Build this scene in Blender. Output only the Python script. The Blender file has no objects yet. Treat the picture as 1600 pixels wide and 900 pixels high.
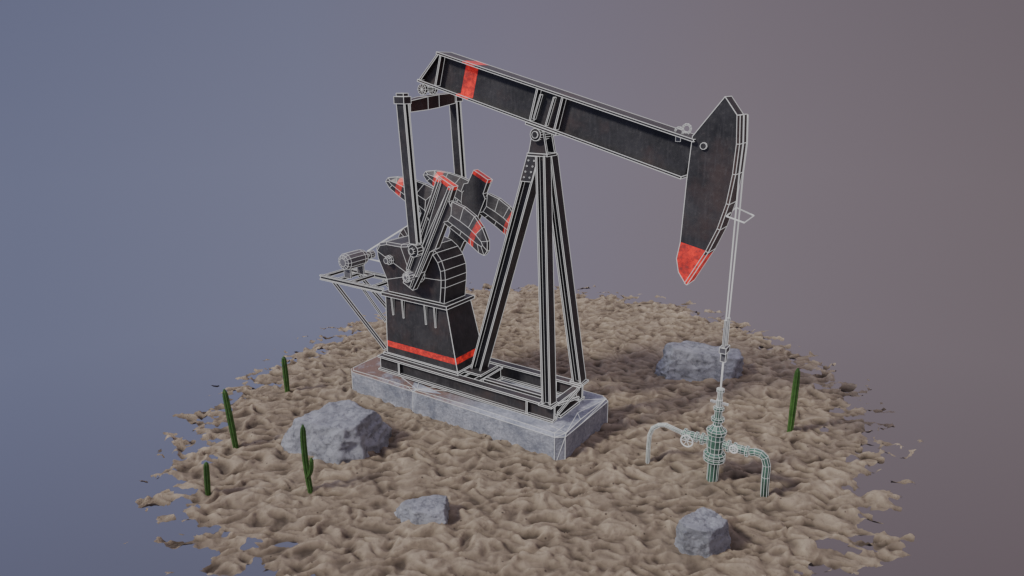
import bpy, bmesh, math, random
from mathutils import Vector, Matrix, noise
random.seed(7)
scene=bpy.context.scene; COL=scene.collection
# ---------------------------------------------------------------- camera
FPX=1086.0; PITCH=math.radians(17); YAW=math.radians(33.8)
CAM=Vector((12.253,-16.115,10.0))
Fh=Vector((-math.sin(YAW),math.cos(YAW),0)); Rv=Vector((math.cos(YAW),math.sin(YAW),0)); Zv=Vector((0,0,1))
Fw=Fh*math.cos(PITCH)-Zv*math.sin(PITCH); Up=Fh*math.sin(PITCH)+Zv*math.cos(PITCH)
def ray(px,py): return Fw+Rv*((px-800)/FPX)+Up*((450-py)/FPX)
def onY(px,py,y):
    d=ray(px,py); t=(y-CAM.y)/d.y; return CAM+d*t
def onZ(px,py,z):
    d=ray(px,py); t=(z-CAM.z)/d.z; return CAM+d*t
def XZ(px,py,y):
    p=onY(px,py,y); return (p.x,p.z)
cd=bpy.data.cameras.new('camera'); cam=bpy.data.objects.new('camera',cd); COL.objects.link(cam)
m=Matrix((Rv,Up,-Fw)).transposed().to_4x4(); m.translation=CAM; cam.matrix_world=m
cd.sensor_width=36; cd.lens=FPX/1600*36; cd.clip_end=500; scene.camera=cam
# ---------------------------------------------------------------- materials
def lin(r,g,b):
    f=lambda c:(c/255/12.92) if c/255<=0.04045 else ((c/255+0.055)/1.055)**2.4
    return (f(r),f(g),f(b),1)
def g3(v): return (v,v,v,1)
class NT:
    def __init__(s,mat): s.t=mat.node_tree; s.n=s.t.nodes; s.l=s.t.links
    def link(s,a,b): s.l.new(a,b)
    def math(s,op,a,b=None,clamp=False):
        n=s.n.new('ShaderNodeMath'); n.operation=op; n.use_clamp=clamp
        for i,x in enumerate((a,b)):
            if x is None: continue
            if isinstance(x,(int,float)): n.inputs[i].default_value=x
            else: s.l.new(x,n.inputs[i])
        return n.outputs[0]
    def noise(s,vec,scale,detail=5,rough=.6):
        n=s.n.new('ShaderNodeTexNoise'); n.inputs['Scale'].default_value=scale; n.inputs['Detail'].default_value=detail; n.inputs['Roughness'].default_value=rough
        s.l.new(vec,n.inputs['Vector']); return n.outputs['Fac']
    def ramp(s,fac,stops):
        n=s.n.new('ShaderNodeValToRGB'); e=n.color_ramp.elements
        while len(e)<len(stops): e.new(.5)
        for k,(p,c) in enumerate(stops): e[k].position=p; e[k].color=c
        s.l.new(fac,n.inputs[0]); return n.outputs[0]
    def mix(s,fac,a,b,blend='MIX'):
        n=s.n.new('ShaderNodeMix'); n.data_type='RGBA'; n.blend_type=blend
        if isinstance(fac,(int,float)): n.inputs[0].default_value=fac
        else: s.l.new(fac,n.inputs[0])
        for i,x in ((6,a),(7,b)):
            if isinstance(x,tuple): n.inputs[i].default_value=x
            else: s.l.new(x,n.inputs[i])
        return n.outputs[2]
    def scaled(s,vec,sc):
        n=s.n.new('ShaderNodeMapping'); n.inputs['Scale'].default_value=sc; s.l.new(vec,n.inputs['Vector']); return n.outputs[0]
    def sep(s,vec): n=s.n.new('ShaderNodeSeparateXYZ'); s.l.new(vec,n.inputs[0]); return n.outputs
    def bump(s,h,strength,dist):
        n=s.n.new('ShaderNodeBump'); n.inputs['Strength'].default_value=strength; n.inputs['Distance'].default_value=dist
        s.l.new(h,n.inputs['Height']); return n.outputs[0]
def newmat(name):
    mt=bpy.data.materials.new(name); mt.use_nodes=True; t=NT(mt); b=t.n['Principled BSDF']; co=t.n.new('ShaderNodeTexCoord').outputs['Object']
    return mt,t,b,co
def metal(name,masks=(),base=((.027,.027,.030,1),(.068,.067,.071,1)),rust=.5,redmul=1.0):
    mt,t,b,co=newmat(name)
    n1=t.noise(co,1.3,8,.7); n2=t.noise(co,8,6,.75); n3=t.noise(co,.75,6,.65); n4=t.noise(t.scaled(co,(9,9,1.2)),1.6,5,.7); n5=t.noise(co,3.2,6,.7)
    c=t.ramp(n1,[(.32,base[0]),(.66,base[1])])
    c=t.mix(t.ramp(n3,[(.50,g3(0)),(.68,g3(rust))]),c,(.115,.074,.064,1))
    c=t.mix(t.ramp(n2,[(.54,g3(0)),(.72,g3(.5))]),c,(.125,.12,.12,1))
    c=t.mix(t.ramp(n4,[(.52,g3(0)),(.72,g3(.35))]),c,(.13,.125,.13,1))
    tot=None
    for (nv,lo,hi) in masks:
        vm=t.n.new('ShaderNodeVectorMath'); vm.operation='DOT_PRODUCT'; t.link(co,vm.inputs[0]); vm.inputs[1].default_value=nv
        k=t.math('MULTIPLY',t.math('GREATER_THAN',vm.outputs['Value'],lo),t.math('LESS_THAN',vm.outputs['Value'],hi))
        tot=k if tot is None else t.math('MAXIMUM',tot,k)
    if tot is not None:
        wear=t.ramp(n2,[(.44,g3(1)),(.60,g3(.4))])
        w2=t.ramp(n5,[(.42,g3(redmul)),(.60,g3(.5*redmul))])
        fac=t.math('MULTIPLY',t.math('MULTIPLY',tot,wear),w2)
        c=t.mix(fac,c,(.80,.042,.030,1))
        t.link(t.mix(fac,(0,0,0,1),(1.0,.045,.03,1)),b.inputs['Emission Color']); b.inputs['Emission Strength'].default_value=.50  # red bands glow by themselves: brightness added as emission, not from a lamp
    t.link(c,b.inputs['Base Color']); b.inputs['Metallic'].default_value=.15
    t.link(t.ramp(n2,[(.3,g3(.34)),(.8,g3(.60))]),b.inputs['Roughness'])
    t.link(t.bump(n2,.2,.02),b.inputs['Normal'])
    return mt
WIRE=bpy.data.materials.new('pale_edge_line'); WIRE.use_nodes=True
_b=WIRE.node_tree.nodes['Principled BSDF']; _b.inputs['Base Color'].default_value=(.22,.22,.22,1); _b.inputs['Roughness'].default_value=1
_b.inputs['Emission Color'].default_value=(1,1,1,1); _b.inputs['Emission Strength'].default_value=.42  # edge lines, cables and belt glow evenly through added emission, no lamp
BLACK=metal('black_paint')
CONC,t,b,co=newmat('weathered_concrete')
n1=t.noise(co,1.4,9,.75); n2=t.noise(co,12,7,.75); n3=t.noise(co,1.3,6,.7)
c=t.ramp(n1,[(.36,(.21,.235,.295,1)),(.5,(.38,.41,.48,1)),(.62,(.54,.57,.65,1))]); c=t.mix(t.ramp(n2,[(.36,g3(.6)),(.6,g3(0))]),c,(.16,.17,.205,1))
xyz=t.sep(co)
topm=t.math('MULTIPLY',t.math('GREATER_THAN',xyz[2],.60),t.ramp(t.math('ADD',t.math('MULTIPLY',xyz[0],-.12),.5,True),[(.36,g3(0)),(.56,g3(1))]))
c=t.mix(t.math('MULTIPLY',topm,t.ramp(n3,[(.38,g3(.15)),(.50,g3(.95))])),c,(.20,.125,.10,1))
t.link(c,b.inputs['Base Color']); b.inputs['Roughness'].default_value=.8; t.link(t.bump(t.math('ADD',n2,n1),.7,.06),b.inputs['Normal'])
ROCK,t,b,co=newmat('blue_grey_rock')
n1=t.noise(co,1.6,8,.7); n2=t.noise(co,5,9,.78); n3=t.noise(co,22,5,.75)
c=t.ramp(n1,[(.3,(.235,.25,.285,1)),(.7,(.47,.495,.55,1))]); c=t.mix(t.ramp(n2,[(.38,g3(.75)),(.51,g3(0))]),c,(.12,.128,.15,1))
t.link(c,b.inputs['Base Color']); b.inputs['Roughness'].default_value=.65; t.link(t.bump(t.math('ADD',n2,t.math('MULTIPLY',n3,.25)),.9,.12),b.inputs['Normal'])
SAND,t,b,co=newmat('rippled_sand')
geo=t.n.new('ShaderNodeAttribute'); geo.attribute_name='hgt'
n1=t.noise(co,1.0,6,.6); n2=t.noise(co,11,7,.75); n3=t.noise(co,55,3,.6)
c=t.ramp(geo.outputs['Fac'],[(.12,(.080,.062,.045,1)),(.40,(.245,.200,.145,1)),(.80,(.44,.372,.277,1))])  # shade painted into the colour by height: hollows darkened, crests lightened
c=t.mix(t.ramp(n1,[(.36,g3(.35)),(.62,g3(0))]),c,(.17,.138,.102,1))
c=t.mix(t.ramp(n2,[(.53,g3(0)),(.70,g3(.5))]),c,(.11,.085,.062,1))
vo=t.n.new('ShaderNodeTexVoronoi'); vo.inputs['Scale'].default_value=3.0; t.link(co,vo.inputs['Vector'])
c=t.mix(t.ramp(vo.outputs['Distance'],[(.06,g3(.85)),(.10,g3(0))]),c,(.06,.045,.034,1))
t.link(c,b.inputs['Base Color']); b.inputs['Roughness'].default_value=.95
t.link(t.bump(t.math('ADD',n2,t.math('MULTIPLY',n3,.4)),.8,.08),b.inputs['Normal'])
CACT,t,b,co=newmat('cactus_skin')
t.link(t.ramp(t.noise(co,7,5),[(.3,(.032,.095,.018,1)),(.7,(.075,.19,.040,1))]),b.inputs['Base Color']); b.inputs['Roughness'].default_value=.6
SPINE,t,b,co=newmat('cactus_spine'); t.link(t.ramp(t.noise(co,20),[(.3,(.15,.19,.09,1)),(.7,(.22,.27,.13,1))]),b.inputs['Base Color'])
GREEN,t,b,co=newmat('green_paint')
n1=t.noise(co,6,6,.7); t.link(t.ramp(n1,[(.33,(.05,.105,.08,1)),(.56,(.085,.19,.145,1)),(.72,(.22,.26,.23,1))]),b.inputs['Base Color']); b.inputs['Roughness'].default_value=.4; b.inputs['Metallic'].default_value=.1
PALE,t,b,co=newmat('pale_pipe'); t.link(t.ramp(t.noise(co,6,6,.7),[(.33,(.20,.26,.23,1)),(.66,(.42,.46,.43,1))]),b.inputs['Base Color']); b.inputs['Roughness'].default_value=.5
STEEL=metal('bare_steel',base=((.09,.09,.10,1),(.20,.20,.22,1)),rust=.3)
RUSTY=metal('rusty_black_paint',base=((.024,.018,.018,1),(.075,.038,.034,1)),rust=.8)
# ---------------------------------------------------------------- mesh builder
W0=.0115
class MB:
    def __init__(s): s.v=[]; s.f=[]; s.mi=[]; s.sm=[]; s.wf=[]; s.seg=[]
    def vert(s,p): s.v.append(Vector(p)); return len(s.v)-1
    def face(s,idx,mat=0,smooth=False,wire=True): s.f.append(tuple(idx)); s.mi.append(mat); s.sm.append(smooth); s.wf.append(wire)
    def loft(s,loops,cap=(True,True),mat=0,smooth=False,wire=True,fan=False):
        ids=[[s.vert(p) for p in L] for L in loops]; n=len(ids[0])
        for a,b_ in zip(ids,ids[1:]):
            for i in range(n): s.face((a[i],a[(i+1)%n],b_[(i+1)%n],b_[i]),mat,smooth,wire)
        for k,e in ((0,ids[0]),(1,ids[-1])):
            if cap[k]:
                if fan:
                    c=s.vert(sum((s.v[i] for i in e),Vector())/n)
                    for i in range(n): s.face((e[i],e[(i+1)%n],c),mat,False,wire)
                else: s.face(e,mat,False,wire)
        return s
    def ext(s,poly,y0,y1,mat=0,wire=True,fan=False,smooth=False):
        return s.loft([[(x,y0,z) for x,z in poly],[(x,y1,z) for x,z in poly]],mat=mat,wire=wire,fan=fan,smooth=smooth)
    def box(s,x0,x1,y0,y1,z0,z1,mat=0,wire=True): return s.ext([(x0,z0),(x1,z0),(x1,z1),(x0,z1)],y0,y1,mat,wire)
    def ring(s,c,ax,r,n,ph=0):
        ax=Vector(ax).normalized(); u=ax.orthogonal().normalized() if abs(ax.y)<.9 else Vector((1,0,0)); w=ax.cross(u)
        return [Vector(c)+(u*math.cos(ph+2*math.pi*i/n)+w*math.sin(ph+2*math.pi*i/n))*r for i in range(n)]
    def cyl(s,a,b_,r,n=12,r2=None,mat=0,wire=True,fan=False):
        a=Vector(a); b_=Vector(b_); ax=b_-a
        return s.loft([s.ring(a,ax,r,n),s.ring(b_,ax,r if r2 is None else r2,n)],mat=mat,smooth=n>6,wire=wire,fan=fan)
    def lathe(s,c,prof,n=14,mat=0,wire=True):
        return s.loft([s.ring((c[0],c[1],z),(0,0,1),r,n) for r,z in prof],mat=mat,smooth=False,wire=wire)
    def lathe_ax(s,c,ax,prof,n=12,mat=0,wire=True):
        c=Vector(c); ax=Vector(ax).normalized()
        return s.loft([s.ring(c+ax*d,ax,r,n) for r,d in prof],mat=mat,wire=wire)
    def tube(s,pts,r,n=8,mat=0,wire=True,cap=True):
        pts=[Vector(p) for p in pts]; L=[]
        t0=(pts[1]-pts[0]).normalized(); u=t0.orthogonal().normalized() if abs(t0.y)>.9 else (Vector((0,1,0))-t0*t0.y).normalized()
        for i,p in enumerate(pts):
            tg=(pts[min(i+1,len(pts)-1)]-pts[max(i-1,0)]).normalized()
            u=(u-tg*u.dot(tg)).normalized(); w=tg.cross(u)
            L.append([p+(u*math.cos(2*math.pi*k/n)+w*math.sin(2*math.pi*k/n))*r for k in range(n)])
        return s.loft(L,cap=(cap,cap),mat=mat,smooth=n>5,wire=wire)
    def profile(s,a,b_,prof,up,mat=0,wire=True):
        a=Vector(a); b_=Vector(b_); ax=(b_-a).normalized(); u=Vector(up); u=(u-ax*u.dot(ax)).normalized(); w=ax.cross(u)
        return s.loft([[p+w*x+u*y for x,y in prof] for p in (a,b_)],mat=mat,wire=wire)
    def ibeam(s,a,b_,wd,h,up,tf=.04,tw=.04,mat=0):
        W=wd/2; H=h/2; q=tw/2
        return s.profile(a,b_,[(-W,-H),(W,-H),(W,-H+tf),(q,-H+tf),(q,H-tf),(W,H-tf),(W,H),(-W,H),(-W,H-tf),(-q,H-tf),(-q,-H+tf),(-W,-H+tf)],up,mat)
    def bar(s,a,b_,wd,h,up=(0,0,1),mat=0,wire=True):
        W=wd/2; H=h/2; return s.profile(a,b_,[(-W,-H),(W,-H),(W,H),(-W,H)],up,mat,wire)
    def line(s,*pts):
        for a,b_ in zip(pts,pts[1:]): s.seg.append((Vector(a),Vector(b_)))
    def build(s,name,mats,parent=None,wr=W0):
        if not isinstance(mats,(list,tuple)): mats=[mats]
        V=list(s.v); F=list(s.f); MI=list(s.mi); SM=list(s.sm); wi=len(mats)
        segs={}
        if wr:
            key=lambda p:(round(p.x,4),round(p.y,4),round(p.z,4))
            for f,w in zip(s.f,s.wf):
                if not w: continue
                for i in range(len(f)):
                    a=s.v[f[i]]; b_=s.v[f[(i+1)%len(f)]]; ka,kb=key(a),key(b_)
                    if ka==kb: continue
                    segs[(ka,kb) if ka<kb else (kb,ka)]=(a,b_)
            for a,b_ in list(segs.values())+s.seg:
                ax=(b_-a)
                if ax.length<1e-4: continue
                ax.normalize(); u=ax.orthogonal().normalized(); w=ax.cross(u); k=len(V); e=ax*wr*.5
                for p in (a-e,b_+e):
                    for j in range(4):
                        an=math.pi/2*j; V.append(p+(u*math.cos(an)+w*math.sin(an))*wr)
                for j in range(4):
                    F.append((k+j,k+(j+1)%4,k+4+(j+1)%4,k+4+j)); MI.append(wi); SM.append(False)
        me=bpy.data.meshes.new(name); me.from_pydata(V,[],F)
        me.polygons.foreach_set('material_index',MI); me.polygons.foreach_set('use_smooth',SM)
        for mt in mats: me.materials.append(mt)
        if wr: me.materials.append(WIRE)
        bm=bmesh.new(); bm.from_mesh(me); bmesh.ops.recalc_face_normals(bm,faces=bm.faces); bm.to_mesh(me); bm.free()
        o=bpy.data.objects.new(name,me); COL.objects.link(o)
        if parent is not None:
            o.parent=parent; o.matrix_parent_inverse=Matrix.Translation(ORI[parent.name]).inverted()
        ORI[o.name]=Vector((0,0,0))
        return o
ORI={}
def tag(o,label,cat,group=None,kind=None):
    o['label']=label
    if cat: o['category']=cat
    if group: o['group']=group
    if kind: o['kind']=kind
def empty(name,loc,label,cat,group=None):
    o=bpy.data.objects.new(name,None); COL.objects.link(o); o.location=loc; ORI[o.name]=Vector(loc); tag(o,label,cat,group); return o
# ---------------------------------------------------------------- world and sun
w=bpy.data.worlds.new('World'); scene.world=w; w.use_nodes=True; t=NT(w); bg=t.n['Background']
co=t.n.new('ShaderNodeTexCoord').outputs['Generated']
def wdot(v):
    n=t.n.new('ShaderNodeVectorMath'); n.operation='DOT_PRODUCT'; t.link(co,n.inputs[0]); n.inputs[1].default_value=v; return n.outputs['Value']
lr=t.math('ADD',t.math('MULTIPLY',wdot(Rv),.8),.5,True)
c=t.ramp(lr,[(.04,lin(109,113,140)),(.28,lin(118,120,144)),(.5,lin(125,120,137)),(.72,lin(125,116,125)),(.97,lin(116,106,112))])
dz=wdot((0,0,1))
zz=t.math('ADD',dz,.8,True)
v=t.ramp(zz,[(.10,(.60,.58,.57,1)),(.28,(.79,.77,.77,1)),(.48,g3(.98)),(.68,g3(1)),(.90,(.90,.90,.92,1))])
up=t.ramp(dz,[(.22,g3(.25)),(.85,(1,.97,.91,1))])   # overhead part, out of view, brightened as added soft fill light
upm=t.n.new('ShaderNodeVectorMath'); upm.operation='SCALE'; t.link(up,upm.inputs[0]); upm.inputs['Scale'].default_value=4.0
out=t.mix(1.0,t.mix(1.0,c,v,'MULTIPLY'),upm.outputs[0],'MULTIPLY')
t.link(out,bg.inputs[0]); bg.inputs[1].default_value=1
sd=bpy.data.lights.new('sun','SUN'); sd.energy=2.7; sd.angle=math.radians(8); sd.color=(1,.945,.85)
so=bpy.data.objects.new('sun',sd); COL.objects.link(so); so.rotation_euler=Vector((.42,.62,-.68)).to_track_quat('-Z','Y').to_euler()
# ---------------------------------------------------------------- ground
RAD=[(1,10.1),(45,10.6),(100,11.8),(139,12.9),(165,11.2),(186,10.5),(203,10.8),(220,11.4),(247,12.1),(262,11.8),(300,12.2),(340,11.0),(361,10.1)]
PIPE=onY(1012,735,0)
def radius(x,y,cx,cy):
    a=math.degrees(math.atan2(y-cy,x-cx))%360
    if a<1: a+=360
    for (a0,r0),(a1,r1) in zip(RAD,RAD[1:]):
        if a0<=a<=a1: k=(a-a0)/(a1-a0); k=k*k*(3-2*k); return r0+(r1-r0)*k
    return 11
def ground():
    cx,cy=1.7,2.0; st=.045; RM=14.8; n=int(2*RM/st)
    idx={}; V=[]; Hh=[]
    ca,sa=math.cos(YAW),math.sin(YAW); N=noise.noise
    for i in range(n):
        x=cx-RM+i*st
        for j in range(n):
            y=cy-RM+j*st
            d=math.hypot(x-cx,y-cy)
            if d>RM: continue
            p=x*ca+y*sa; q=-x*sa+y*ca
            if d>8:
                R0=radius(x,y,cx,cy)
                if d>R0-2.4:
                    k=N((p*1.1,q*1.8,21))*1.6+N((p*2.9,q*4.4,25))*1.2
                    if (R0-.55-d)+k<0: continue
                    if d>R0+.5 and k<1.0+(d-R0-.5)*.7: continue
            else: R0=11
            wx=p+.30*N((p*1.5,q*1.5,3)); wy=q+.30*N((p*1.5,q*1.5,9))
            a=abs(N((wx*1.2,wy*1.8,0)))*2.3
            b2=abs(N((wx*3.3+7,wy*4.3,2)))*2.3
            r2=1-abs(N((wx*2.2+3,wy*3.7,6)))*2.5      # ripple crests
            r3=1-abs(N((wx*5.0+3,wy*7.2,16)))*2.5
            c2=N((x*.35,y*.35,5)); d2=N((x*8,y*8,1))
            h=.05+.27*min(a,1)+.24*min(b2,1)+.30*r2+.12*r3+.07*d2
            e=max(0,(d-R0+1.5)/2.5)
            z=.085*a+.045*b2+.070*r2+.022*r3+.07*c2+.012*d2-.165+e*.10*N((x*1.6,y*1.6,13))
            dp=(x-PIPE.x)**2+(y+.4)**2
            if dp<2: z-=.13*math.exp(-dp/.35)
            idx[(i,j)]=len(V); V.append((x+.02*N((x*9,y*9,4)),y+.02*N((x*9,y*9,6)),z)); Hh.append(h)
    F=[]
    for (i,j),a in idx.items():
        q=(idx.get((i+1,j)),idx.get((i+1,j+1)),idx.get((i,j+1)))
        if None not in q: F.append((a,)+q)
        elif q[0] is not None and q[2] is not None: F.append((a,q[0],q[2]))
        elif q[0] is not None and q[1] is not None: F.append((a,q[0],q[1]))
        elif q[1] is not None and q[2] is not None: F.append((a,q[1],q[2]))
    me=bpy.data.meshes.new('ground'); me.from_pydata(V,[],F); me.polygons.foreach_set('use_smooth',[True]*len(F))
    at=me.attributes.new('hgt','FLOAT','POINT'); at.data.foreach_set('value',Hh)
    me.materials.append(SAND); o=bpy.data.objects.new('ground',me); COL.objects.link(o)
    tag(o,'round patch of lumpy beige desert sand with ragged edge','sand',kind='structure')
ground()
# ---------------------------------------------------------------- concrete slab
ZC=.69
def slab():
    X0,X1,Y0,Y1=-4.12,4.09,-1.48,1.465; c=.07
    b=MB(); k=.18
    xn=onY(643,606,Y0).x; rn=random.Random(5)
    def loopn(i,z,dn,jit=0):
        kk=k-i*.3
        L=[(X0+i,Y0+kk+i,z),(X0+kk+i,Y0+i,z),(xn-1.2,Y0+i,z),(xn-.22,Y0+i,z),(xn,Y0+i+dn,z-dn*.6),(xn+.25,Y0+i,z),(xn+2.2,Y0+i,z),(X1-kk*1.3-i,Y0+i,z),(X1-i,Y0+kk+i,z),(X1-i,-.3,z),(X1-i,Y1-kk-i,z),(X1-kk-i,Y1-i,z),(X0+kk+i,Y1-i,z),(X0+i,Y1-kk-i,z)]
        return [(x+rn.uniform(-jit,jit),y+rn.uniform(-jit,jit),zz_) for x,y,zz_ in L]
    b.loft([loopn(0,-.3,0),loopn(0,ZC-c,.05,.012),loopn(c,ZC,.18,.04)],wire=False)
    T=b.v[-14:]; M_=b.v[-28:-14]; B0=b.v[-42:-28]
    for i in range(14): b.line(T[i],T[(i+1)%14])
    for i in (1,4,7,8,10): b.line(T[i],M_[i])
    for i in (1,4,7,8,10): b.line(M_[i],B0[i])
    for i in range(14): b.line(M_[i],M_[(i+1)%14])
    n_=T[4]
    for px,py in ((700,603),(658,583),(722,612),(612,577)):
        p=onZ(px,py,ZC+.002); b.line(n_,(p.x,p.y,ZC+.002))
    b.line(M_[3],T[4]); b.line(M_[5],T[4]); b.line(M_[4],T[3]); b.line(M_[4],T[5])
    b.line(T[7],(T[8].x-.25,T[8].y+.35,ZC)); b.line(T[8],(T[7].x-.3,T[7].y+.3,ZC)); b.line(T[8],M_[7]); b.line(M_[8],B0[7])
    b.line(T[10],(X1-.7,Y1-.7,ZC)); b.line(T[10],(X1-.35,.0,ZC)); b.line(T[8],(X1-.35,.0,ZC)); b.line((X1-.35,0,ZC),T[9]); b.line(T[10],M_[9])
    o=b.build('concrete_slab',CONC,None,.008)
    tag(o,'long pale grey concrete slab with chipped chamfered edges under the pump frame','slab')
slab()
# ---------------------------------------------------------------- pump jack
PJ=empty('pump_jack',(0,0,ZC),'black and red oil pump with tilted beam, hammer head and steel tripod standing on concrete','oil pump')
ZR=1.2
b=MB(); ys=.82
for s in (-1,1): b.ibeam((-3.2,s*ys,(ZC+ZR)/2),(3.45,s*ys,(ZC+ZR)/2),.26,ZR-ZC-.004,(0,0,1),.05,.05)
for x in (-3.1,-1.6,-.05,.55,3.3): b.ibeam((x,-ys+.14,(ZC+ZR)/2-.02),(x,ys-.14,(ZC+ZR)/2-.02),.2,ZR-ZC-.1,(0,0,1),.04,.04)
b.bar((3.44,-.6,.85),(3.44,.6,1.15),.05,.06); b.bar((3.44,-.6,1.12),(3.44,.6,.86),.03,.05)
b.bar((.66,-.28,ZR-.14),(3.19,-.28,ZR-.14),.16,.10)
for x in (-2.3,2.6):
    for s in (-1,1): b.box(x-.02,x+.02,s*ys-.125,s*ys+.125,ZC+.055,ZR-.055)
b.box(3.0,3.5,-.55,.55,ZC+.01,ZC+.08)
for s in (-1,1): b.box(3.08,3.50,s*.9-.19,s*.9+.19,ZR+.004,ZR+.05)
b.build('skid_frame',BLACK,PJ,.0105)
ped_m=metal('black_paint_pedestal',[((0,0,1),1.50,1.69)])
b=MB()
def rect(x0,x1,y,z): return [(x0,-y,z),(x1,-y,z),(x1,y,z),(x0,y,z)]
b.loft([rect(-3.0,-.08,.70,1.28),rect(-3.04,-.53,.60,3.22)])
b.loft([rect(-3.12,-.02,.76,ZR+.004),rect(-3.12,-.02,.76,1.276)])
pd=b.build('reducer_pedestal',ped_m,PJ)
b=MB(); b.loft([rect(-3.14,-.45,.70,3.224),rect(-3.14,-.45,.70,3.33)]); b.build('top_plate',BLACK,pd,.010)
for px,y2 in ((614,492),(630,497),(665,507),(680,512)):
    p=onY(px,462,-.62); q=onY(px,y2,-.66); b=MB()
    b.loft([[(p.x-.02,-.70,3.22),(p.x+.02,-.70,3.22),(p.x+.02,-.60,3.22),(p.x-.02,-.60,3.22)],[(p.x-.02,-.66,q.z),(p.x+.02,-.66,q.z),(p.x+.02,-.63,q.z),(p.x-.02,-.63,q.z)]])
    b.build('gusset_rib',BLACK,pd,.008)
# gear reducer: bevelled box with a rounded hood
b=MB()
prof=[(-2.95,3.335),(-3.0,3.75),(-3.36,4.45),(-3.40,4.70),(-3.26,4.90),(-2.95,4.98),(-2.3,4.98)]
for k in range(8):
    a=math.radians(120-k*18); prof.append((-1.55+.95*math.cos(a),4.20+.95*math.sin(a)))
prof+=[(-.62,3.85),(-.68,3.335)]
def sc(pr,s,c=(-1.8,4.1)): return [(c[0]+(x-c[0])*s,c[1]+(z-c[1])*s) for x,z in pr]
b.loft([[(x,y,z) for x,z in pr] for pr,y in ((sc(prof,.93),-.62),(prof,-.52),(prof,.52),(sc(prof,.93),.62))],wire=True)
i0=len(b.v)-4*len(prof)
hub=Vector((-1.9,-.622,4.05))
for j in (1,3,6,11,14): b.line(b.v[i0+j],hub)
gr=b.build('gear_reducer',BLACK,PJ,.0085)
b=MB(); b.lathe_ax((-2.74,-.622,4.45),(0,-1,0),[(.15,0),(.15,.08),(.09,.10),(.09,.2)],8); b.build('bearing_cap',STEEL,gr,.007)
b=MB(); b.lathe_ax((-1.6,-.622,4.17),(0,-1,0),[(.28,0),(.24,.06)],12); b.build('bearing_cap',BLACK,gr,.007)
b=MB(); b.cyl((-1.6,-1.16,4.17),(-1.6,1.16,4.17),.15,12); b.build('crank_shaft',STEEL,gr,.007)
# cranks, counterweights, pitmans
S=Vector((-1.6,0,4.17)); D=Vector((.433,0,.901)).normalized(); Pp=Vector((.901,0,-.433)).normalized()
aS=S.dot(D); pS=S.dot(Pp)
def pdot(px,py): return onY(px,py,-.98).dot(Vector((Pp.x,0,Pp.z)))
GB=((.038,.038,.042,1),(.095,.093,.097,1))
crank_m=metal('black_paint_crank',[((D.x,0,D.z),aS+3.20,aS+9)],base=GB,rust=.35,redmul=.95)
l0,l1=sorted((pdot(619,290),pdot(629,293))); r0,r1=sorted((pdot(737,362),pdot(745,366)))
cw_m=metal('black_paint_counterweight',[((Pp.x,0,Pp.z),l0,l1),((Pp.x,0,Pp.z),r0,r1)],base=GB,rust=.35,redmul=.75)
WL=[(680,298),(660,288),(640,281),(618,277),(604,278),(600,284),(606,294),(622,308),(640,322),(656,335),(668,346)]
WR=[(704,316),(722,325),(739,339),(751,357),(759,378),(759,393),(754,400),(746,396),(733,384),(716,369),(700,356),(690,348)]
def loc(a,p): v=S+D*a+Pp*p; return (v.x,v.z)
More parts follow.
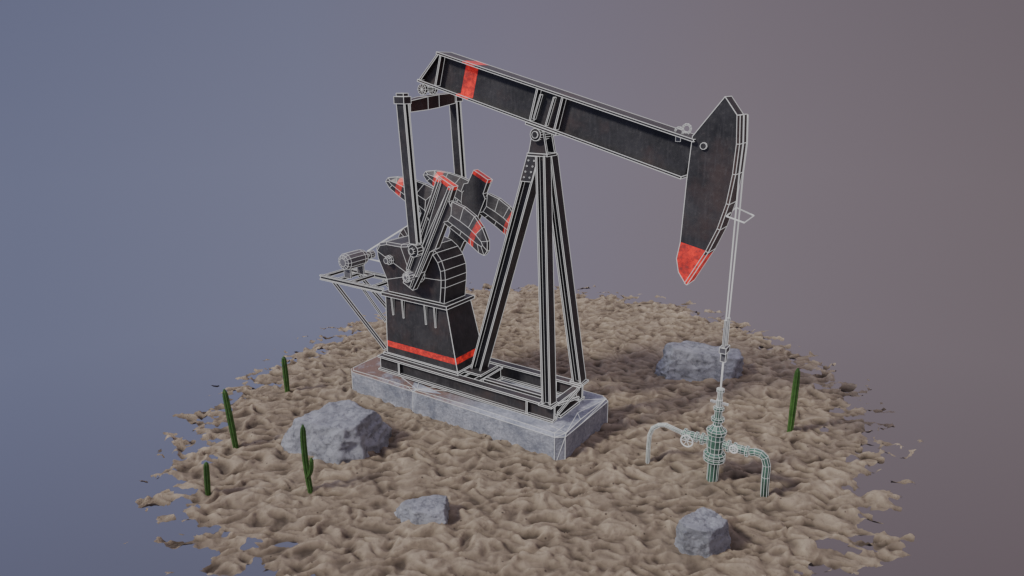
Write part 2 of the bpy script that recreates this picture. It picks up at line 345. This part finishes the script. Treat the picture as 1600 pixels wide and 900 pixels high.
for s in (-1,1):
    def yy(a,c): return sorted((s*a,s*c))
    b=MB(); y0,y1=yy(.72,.92)
    b.ext([loc(-.40,-.20),loc(-.40,.22),loc(.3,.28),loc(1.1,.32),loc(1.3,.46),loc(2.75,.46),loc(2.85,.33),loc(3.32,.31),loc(3.32,-.27),loc(2.85,-.30),loc(2.75,-.42),loc(1.3,-.42),loc(1.1,-.28),loc(.3,-.25)],y0,y1)
    for (q0,w0,q1,w1) in ((.15,-.17,3.28,-.20),(.15,.19,3.28,.25)):
        y0,y1=yy(.923,1.01); b.ext([loc(q0,w0-.035),loc(q1,w1-.045),loc(q1,w1+.045),loc(q0,w0+.035)],y0,y1)
    for (q0,w0,q1,w1) in ((1.1,0,3.2,-.12),(1.1,0,3.2,.16)):
        A_=loc(q0,w0); B_=loc(q1,w1); b.line((A_[0],s*.922,A_[1]),(B_[0],s*.922,B_[1]))
    y0,y1=yy(.923,1.02); b.ext([loc(-.32,-.13),loc(-.32,.14),loc(.12,.14),loc(.12,-.12)],y0,y1)
    ck=b.build('crank_arm',crank_m,PJ,.0085)
    b=MB(); b.lathe_ax((S.x,s*1.025,S.z),(0,s,0),[(.12,0),(.12,.14),(.07,.17)],8); b.build('shaft_nut',STEEL,ck,.007)
    for poly in (WL,WR):
        pl=[XZ(x,y,-.98) for x,y in poly]; n=len(pl)
        hx=sum(x for x,_ in pl)/n; hz=sum(z for _,z in pl)/n
        def shrink(x,z,a,c):
            v=Vector((x-hx,0,z-hz)); u=v.dot(Pp); w_=v.dot(D); v=Pp*u*a+D*w_*c; return (hx+v.x,hz+v.z)
        inn=[shrink(x,z,.80,.30) for x,z in pl]
        b=MB()
        b.loft([[(x,s*.71,z) for x,z in inn],[(x,s*.80,z) for x,z in pl],[(x,s*.91,z) for x,z in pl],[(x,s*1.0,z) for x,z in inn]],wire=True)
        b.build('counterweight',cw_m,ck,.0078)
    pin=S+D*1.02; yp=1.17; top=Vector((-1.42,s*yp,9.30)); bot=Vector((pin.x,s*yp,pin.z+.20))
    b=MB(); b.ibeam(bot,top,.27,.22,(0,1,0),.035,.04)
    pt=b.build('pitman_arm',BLACK,PJ,.0105)
    b=MB(); b.cyl((pin.x,s*1.06,pin.z),(pin.x,s*1.29,pin.z),.19,12,fan=False)
    b.cyl((pin.x,s*.93,pin.z),(pin.x,s*1.37,pin.z),.09,8); b.build('wrist_pin',BLACK,pt,.008)
    b=MB(); b.box(-1.60,-1.24,s*yp-.15,s*yp+.15,9.25,9.44); b.box(-1.55,-1.29,s*yp-.10,s*yp+.10,9.45,9.53); b.build('pitman_cap',BLACK,pt,.009)
b=MB()
b.loft([[(-1.60,y,9.26+.09*y-h),(-1.28,y,9.26+.09*y-h),(-1.28,y,9.26+.09*y+h),(-1.60,y,9.26+.09*y+h)] for y,h in ((-1.01,.15),(-.25,.18),(.25,.18),(1.01,.15))])
b.build('equalizer_bar',RUSTY,PJ,.010)
for y in (-.22,.22):
    b=MB(); b.cyl((-1.48,y-.05,9.62),(-1.48,y+.05,9.62),.15,10,fan=True)
    if y>0: b.cyl((-1.48,-.165,9.62),(-1.48,.165,9.62),.06,8)
    b.build('tail_bearing',BLACK,PJ,.007)
# walking beam
YB=.33
TL=Vector((*XZ(682,81,-YB),0)); TR=Vector((*XZ(1084,218,-YB),0)); BL=Vector((*XZ(652,127,-YB),0)); BR=Vector((*XZ(1075,284,-YB),0))
dv=(TR-TL).normalized(); pv=Vector((dv.y,-dv.x,0))
if pv.y>0: pv=-pv
Hb=((BL-TL).dot(pv)+(BR-TL).dot(pv))/2
def bp(a,h): v=TL+dv*a+pv*h; return (v.x,v.y)
LB=(TR-TL).length; aBL=(BL-TL).dot(dv)
x0=TL.dot(dv)
def al(px,py): return (Vector((*XZ(px,py,-YB),0))-TL).dot(dv)
a0=al(722,96); a1=al(741,103)
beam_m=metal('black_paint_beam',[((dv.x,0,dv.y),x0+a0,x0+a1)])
b=MB(); tf=.055
b.ext([bp(0,0),bp(LB,0),bp(LB,tf),bp(0,tf)],-YB,YB)
b.ext([bp(aBL,Hb-tf),bp(LB,Hb-tf),bp(LB,Hb),bp(aBL,Hb)],-YB,YB)
b.ext([bp(.02,tf),bp(LB-.01,tf),bp(LB-.01,Hb-tf),bp(aBL+.06,Hb-tf)],-.12,.12,wire=False)
wb=b.build('walking_beam',beam_m,PJ,.010)
for a in (.12,al(838,137),al(877,152)):
    for s in (-1,1):
        b=MB(); y0,y1=sorted((s*.122,s*.31)); b.ext([bp(a,tf+.002),bp(a+.04,tf+.002),bp(a+.04,Hb-tf-.002),bp(a,Hb-tf-.002)],y0,y1); b.build('stiffener_plate',BLACK,wb,.009)
for (p1,p2) in (((845,148),(834,186)),((866,152),(853,196))):
    b=MB(); q1=onY(*p1,-.25); q2=onY(*p2,-.25); b.bar((q1.x,-.22,q1.z),(q2.x,-.22,q2.z),.03,.10,(0,1,0)); b.build('brace_bar',BLACK,wb,.008)
b=MB(); e=aBL*.98; yt=.28
b.loft([[(bp(-.01,tf)[0],-yt,bp(0,tf)[1]),(bp(-.01,tf)[0],yt,bp(0,tf)[1]),(bp(.04,tf)[0],yt,bp(.04,tf)[1]),(bp(.04,tf)[0],-yt,bp(.04,tf)[1])],
        [(bp(e,Hb-tf)[0],-yt,bp(e,Hb-tf)[1]),(bp(e,Hb-tf)[0],yt,bp(e,Hb-tf)[1]),(bp(e+.06,Hb-tf)[0],yt,bp(e+.06,Hb-tf)[1]),(bp(e+.06,Hb-tf)[0],-yt,bp(e+.06,Hb-tf)[1])]])
b.build('tail_plate',BLACK,wb,.009)
for px,py in ((1061,206),(1073,201)):
    q=onY(px,py,-.1 if px<1065 else .12); b=MB()
    R=[q+Vector((math.cos(k*math.pi/5)*.10,0,math.sin(k*math.pi/5)*.10)) for k in range(11)]
    b.tube(R,.022,5,cap=False); b.box(q.x-.06,q.x+.06,q.y-.03,q.y+.03,q.z-.22,q.z-.10); b.build('lifting_eye',STEEL,wb,.006)
# horse head
YH=.23
hp=[(1133,151),(1082,213),(1073,282),(1063,378),(1057,404),(1060,425),(1070,442),(1103,392),(1121,357),(1135,318),(1145,272),(1151,225),(1152,180)]
H=[XZ(x,y,-YH) for x,y in hp]
p1=Vector((*XZ(1063,378,-YH),0)); p2=Vector((*XZ(1103,392,-YH),0)); d12=(p2-p1).normalized(); nn=Vector((d12.y,-d12.x,0))
if nn.y>0: nn=-nn
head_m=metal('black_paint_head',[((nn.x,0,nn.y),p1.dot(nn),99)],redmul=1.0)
b=MB(); b.ext(H,-YH,YH); hh_=b.build('horse_head',head_m,PJ,.010)
arc=H[6:]
b=MB(); L=[]
for i,(x,z) in enumerate(arc):
    q0=Vector((*arc[max(i-1,0)],0)); q1=Vector((*arc[min(i+1,len(arc)-1)],0)); tg=(q1-q0).normalized(); nr=Vector((tg.y,-tg.x,0))
    if nr.x<0: nr=-nr
    A=Vector((x,z,0))+nr*.004; B=A+nr*.07
    L.append([(A.x,-.26,A.y),(B.x,-.26,B.y),(B.x,.26,B.y),(A.x,.26,A.y)])
b.loft(L); b.build('arc_track',metal('rusty_head_track',[((nn.x,0,nn.y),p1.dot(nn)+.1,99)],base=((.035,.024,.024,1),(.08,.05,.045,1)),rust=.9),hh_,.009)
q=onY(1100,228,-YH); b=MB(); b.cyl((q.x,-YH-.05,q.z),(q.x,-YH-.003,q.z),.075,10,fan=False); b.build('head_pin',BLACK,hh_,.008)
# bridle
WX=7.75
for s in (-1,1):
    pts=[Vector((x+.12,s*.15,z)) for (x,z) in reversed(arc) if z>7.6]
    pts.append(Vector((WX+.0,s*.15,7.0))); pts.append(Vector((WX,s*.11,4.2)))
    b=MB(); b.tube(pts,.018,5,mat=0,wire=False); b.build('bridle_cable',WIRE,PJ,None)
zt=onY(1150,335,0).z
b=MB(); pz=[onZ(x,y,zt) for x,y in ((1135,338),(1150,324),(1178,337),(1163,348))]
b.tube(pz+[pz[0]],.018,4,wire=False); b.build('cable_guard',WIRE,PJ,None)
for s in (-1,1):
    b=MB(); b.cyl((WX,s*.11,3.65),(WX,s*.11,4.35),.035,6); b.build('cable_clamp',STEEL,PJ,.007)
b=MB(); b.box(WX-.08,WX+.08,-.15,.15,3.50,3.64); b.box(WX-.06,WX+.06,-.06,.06,3.25,3.49); b.build('carrier_bar',STEEL,PJ,.008)
b=MB(); b.cyl((WX,0,2.4),(WX,0,3.6),.024,8,wire=False); b.build('polished_rod',WIRE,PJ,None)
# samson post
for s in (-1,1):
    b=MB(); b.ibeam((3.30,s*.88,ZR+.055),(2.58,s*.18,7.95),.32,.28,(1,0,0),.04,.04); b.build('samson_post_leg',BLACK,PJ,.010)
b=MB(); b.ibeam((.22,.0,ZR+.004),(2.28,.0,7.95),.40,.36,(1,0,0),.04,.05); rl=b.build('samson_post_leg',BLACK,PJ,.010)
b=MB(); b.box(-.1,.62,-.45,.45,ZR+.01,ZR+.06); b.build('foot_plate',BLACK,rl,.009)
b=MB(); b.box(2.12,2.74,-.25,.25,7.955,8.02)
sp=b.build('post_cap',BLACK,PJ,.009)
for s in (-1,1):
    b=MB(); y0,y1=sorted((s*.17,s*.24)); b.ext([(2.16,8.025),(2.72,8.025),(2.60,8.6),(2.51,8.70),(2.37,8.70),(2.28,8.6)],y0,y1)
    b.build('bearing_bracket',BLACK,sp,.009)
b=MB(); b.cyl((2.44,-.36,8.52),(2.44,.36,8.52),.16,14); b.cyl((2.44,-.39,8.52),(2.44,-.362,8.52),.09,10); b.build('center_bearing',BLACK,sp,.008)
dd=Vector((2.28-.22,0,7.95-ZR)).normalized()
for s in (-1,1):
    b=MB(); y0,y1=sorted((s*.205,s*.235))
    t0=Vector((2.28,0,7.94)); e0=t0-dd*.72
    b.ext([(t0.x-.18,t0.z),(t0.x+.18,t0.z),(e0.x+.18,e0.z),(e0.x-.18,e0.z)],y0,y1); g=b.build('gusset_plate',BLACK,PJ,.009)
    if s<0:
        for i in range(4):
            for j in (-.09,.09):
                c=t0-dd*(.12+.16*i)+Vector((j,0,0)); b=MB(); b.cyl((c.x,-.25,c.z),(c.x,-.236,c.z),.020,6); b.build('bolt',STEEL,g,.005)
ps=al(820,190); pe=al(870,208)
b=MB(); b.ext([bp(ps+.05,Hb+.003),bp(pe+.0,Hb+.003),bp(pe+.0,Hb+.06),bp(ps+.05,Hb+.06)],-.36,.36); b.build('saddle_plate',BLACK,wb,.009)
# motor platform
ZP=3.42; XP0,XP1=-6.08,-3.16
b=MB()
for s in (-1,1): b.ibeam((XP0,s*.6,ZP-.08),(XP1,s*.6,ZP-.08),.10,.16,(0,0,1),.03,.03)
for x in (XP0+.06,-5.3,-4.7,-3.7): b.bar((x,-.54,ZP-.07),(x,.54,ZP-.07),.10,.09)
mp=b.build('motor_platform',BLACK,PJ,.009)
for s in (-1,1):
    b=MB(); b.bar((-5.45,s*.58,ZP-.17),(-3.12,s*.66,1.35),.09,.09,(0,1,0)); b.build('diagonal_strut',BLACK,mp,.008)
    b=MB(); b.bar((-4.2,s*.5,ZP-.17),(-3.1,s*.6,2.3),.06,.06,(0,1,0)); b.build('diagonal_strut',BLACK,mp,.007)
b=MB(); MX,MZ=-5.0,4.0
b.lathe_ax((MX,-.55,MZ),(0,1,0),[(.14,0),(.24,.04),(.285,.14),(.285,.8),(.24,.95),(.14,1.0)],12)
em=b.build('electric_motor',STEEL,PJ,.007)
for s in (-1,1):
    b=MB(); b.bar((MX,-.05+s*.3,MZ-.24),(MX,-.05+s*.3,ZP+.004),.06,.30,(1,0,0)); b.build('motor_foot',STEEL,em,.006)
b=MB(); b.cyl((MX,.45,MZ),(MX,.66,MZ),.05,8); b.cyl((MX,.662,MZ),(MX,.86,MZ),.14,12); b.build('motor_pulley',STEEL,em,.006)
b=MB(); b.cyl((-2.9,.70,4.55),(-2.9,.80,4.55),.74,20,fan=True); b.build('belt_sheave',BLACK,gr,.008)
pts=[]
for k in range(9):
    a=math.radians(105-k*24); pts.append(Vector((-2.9+.77*math.cos(a),.75,4.55+.77*math.sin(a))))
for k in range(6):
    a=math.radians(-95-k*32); pts.append(Vector((MX+.17*math.cos(a),.75,MZ+.17*math.sin(a))))
b=MB(); b.tube(pts+[pts[0]],.026,5,wire=False); b.build('drive_belt',WIRE,PJ,None)
# ---------------------------------------------------------------- wellhead
WH=empty('wellhead',(WX,0,0),'green oil wellhead with flanged valves and two bent pipes in the sand','wellhead')
wr=.0056; c0=(WX,0)
b=MB(); b.lathe(c0,[(.14,-.3),(.14,.5)],10); b.build('casing_pipe',GREEN,WH,wr)
b=MB(); b.lathe(c0,[(.15,.505),(.27,.51),(.27,.58),(.18,.585),(.18,.62),(.27,.625),(.27,.70),(.19,.74)],12); b.build('casing_flange',GREEN,WH,wr)
b=MB(); b.lathe(c0,[(.19,.745),(.21,.90),(.215,1.12),(.19,1.25),(.24,1.27),(.25,1.36),(.18,1.40),(.11,1.50)],12); b.build('tubing_head',GREEN,WH,wr)
b=MB(); b.lathe(c0,[(.10,1.505),(.10,1.62),(.16,1.63),(.16,1.70),(.09,1.71),(.09,1.92),(.13,1.93),(.13,1.99),(.08,2.01)],10); b.build('upper_spool',GREEN,WH,wr)
b=MB(); b.lathe(c0,[(.075,2.015),(.075,2.2),(.06,2.21),(.06,2.42),(.095,2.43),(.095,2.5),(.045,2.52)],8); b.build('stuffing_box',PALE,WH,wr)
b=MB(); b.cyl((WX-.22,0,2.12),(WX+.22,0,2.12),.03,6); b.build('packing_bolt',STEEL,WH,wr)
ZA=1.0
def arm(sgn,pix,r,name,mt):
    b=MB(); prof=[(.10,.2),(.10,.3),(.155,.31),(.155,.36),(.08,.37),(.08,.46),(.135,.47),(.135,.52),(.10,.54),(.11,.66),(.10,.76),(.14,.78),(.14,.83),(.07,.85),(.07,.9)]
    b.lathe_ax((WX,0,ZA),(sgn,0,0),prof,10); v=b.build('side_valve',GREEN,WH,wr)
    P=[Vector((WX+sgn*.88,0,ZA))]+[Vector((onY(x,y,0).x,0,onY(x,y,0).z)) for x,y in pix]
    b=MB(); b.tube(P,r,8); b.build(name,mt,WH,wr)
    return v
va=arm(-1,[(1040,664),(1030,664),(1020,669),(1015,680),(1013,700),(1011,750)],.055,'flow_pipe',PALE)
vb=arm(1,[(1180,706),(1189,709),(1195,715),(1198,727),(1196,745),(1194,776)],.095,'flow_pipe',GREEN)
for v,px,py,r in ((va,1073,689,.16),(vb,1146,702,.10)):
    q=onY(px,py,-.28); b=MB()
    R=[q+Vector((math.cos(k*math.pi/8)*r,0,math.sin(k*math.pi/8)*r)) for k in range(17)]
    b.tube(R,.018,5,cap=False,wire=False,mat=1)
    for k in range(3):
        a=k*math.pi/3; e=Vector((math.cos(a)*r,0,math.sin(a)*r)); b.cyl(q-e,q+e,.009,4,mat=1,wire=False)
    b.cyl(q+Vector((0,-.02,0)),(q.x,-.08,ZA),.025,6); b.build('hand_wheel',[STEEL,WIRE],v,wr)
# ---------------------------------------------------------------- rocks
def rock(px,py,sx,sy,sz,rot,seed,label,cz=0.0,lean=0,top=.6,k0=.50,k1=.76):
    rnd=random.Random(seed); g=onZ(px,py,0)
    bm=bmesh.new(); bmesh.ops.create_icosphere(bm,subdivisions=6,radius=1)
    pl=[(Vector((.08,-.05,1)).normalized(),top)]
    for k in range(10):
        a=k*2.4+rnd.uniform(-.6,.6); n=Vector((math.cos(a),math.sin(a),rnd.uniform(-.05,.6))).normalized(); pl.append((n,rnd.uniform(k0,k1)))
    off=rnd.uniform(0,50)
    for v in bm.verts:
        p=v.co.copy()
        tmin=1.0
        for n,d in pl:
            dn=p.dot(n)
            if dn>1e-4: tmin=min(tmin,d/dn)
        p*=tmin*1.14
        q=p*2.2+Vector((off,0,0))
        dn=noise.fractal(q,1.0,2.0,6)*.045-abs(noise.noise(q*2.0))*.10+(1-abs(noise.noise(q*1.1)))*.06-abs(noise.noise(q*5.0))*.04
        p*=1+dn
        p.z+=lean*p.x
        v.co=Vector((p.x*sx,p.y*sy,p.z*sz))
    me=bpy.data.meshes.new('rock'); bm.to_mesh(me); bm.free(); me.polygons.foreach_set('use_smooth',[True]*len(me.polygons)); me.materials.append(ROCK)
    o=bpy.data.objects.new('rock',me); COL.objects.link(o); o.location=(g.x,g.y,cz); o.rotation_euler=(0,0,rot); tag(o,label,'rock','rocks on the sand')
A34=YAW
rock(525,688,1.84,1.2,1.42,A34,3,'largest blue grey boulder, on the sand left of the concrete slab',.0,.16,.50)
rock(664,802,.92,.52,.50,A34,11,'small low flat grey rock on the sand in front of the concrete slab',.0,.18,.50)
rock(1099,850,.70,.50,.76,A34,21,'upright chunky grey rock on the sand below the green wellhead',.08,0,.58)
rock(1098,578,2.2,1.05,1.2,A34,31,'wide grey boulder lying behind the hanging rod and wellhead',.05,-.14,.54)
# ---------------------------------------------------------------- cacti
def cactus(base,tip,r,label,arm=None,mid=None):
    g=onZ(base[0],base[1],.0); tp=onY(tip[0],tip[1],g.y)
    b=MB()
    def col(P0,P1,P2,r,n=18):
        L=[]
        for i in range(n+1):
            t_=i/n; c=P0*(1-t_)**2+P1*2*t_*(1-t_)+P2*t_*t_
            tg=((P1-P0)*(1-t_)+(P2-P1)*t_).normalized(); u=(Vector((0,1,0))-tg*tg.y).normalized(); w_=tg.cross(u)
            rr=r*(.82+.18*math.sin(t_*3.1))*(1 if t_<.88 else math.sqrt(max(.02,1-((t_-.88)/.125)**2)))*(1+.05*noise.noise(c*4))
            ring=[]
            for k in range(16):
                a=2*math.pi*k/16; q=rr*(1 if k%2 else .76); ring.append(c+(u*math.cos(a)+w_*math.sin(a))*q)
                if k%2 and 0<t_<.97:
                    o_=ring[-1]; dr=(o_-c).normalized()
                    for z_ in (-.02,.02):
                        e=o_+dr*.025+tg*z_; i0=b.vert(o_-tg*.003-dr*.005); i1=b.vert(o_+tg*.003-dr*.005); i2=b.vert(e); b.face((i0,i1,i2),1,False,False)
            L.append(ring)
        b.loft(L,smooth=False,wire=False)
    m_=(g+tp)/2 if mid is None else onY(mid[0],mid[1],g.y)
    g0=g-Vector((0,0,.25)); col(g0,m_,tp,r)
    if arm:
        a0,a1,a2=[onY(x,y,g.y-.03) for x,y in arm]; col(a0,a1,a2,r*.75,10)
    o=b.build('cactus',[CACT,SPINE],None,None); tag(o,label,'cactus','thin green cacti on the sand')
cactus((449,609),(443,557),.090,'straight cactus farthest back on the left, nearest the pump motor platform')
cactus((369,697),(350,608),.085,'tall leaning unbranched cactus left of the largest boulder')
cactus((324,768),(322,722),.070,'shortest cactus, standing alone at the front left edge of the sand')
cactus((486,764),(473,664),.078,'cactus with a small side arm in front of the largest boulder',arm=((480,745),(489,738),(486,715)),mid=(474,715))
cactus((1235,670),(1247,575),.095,'tall single cactus on the right side beyond the wellhead')
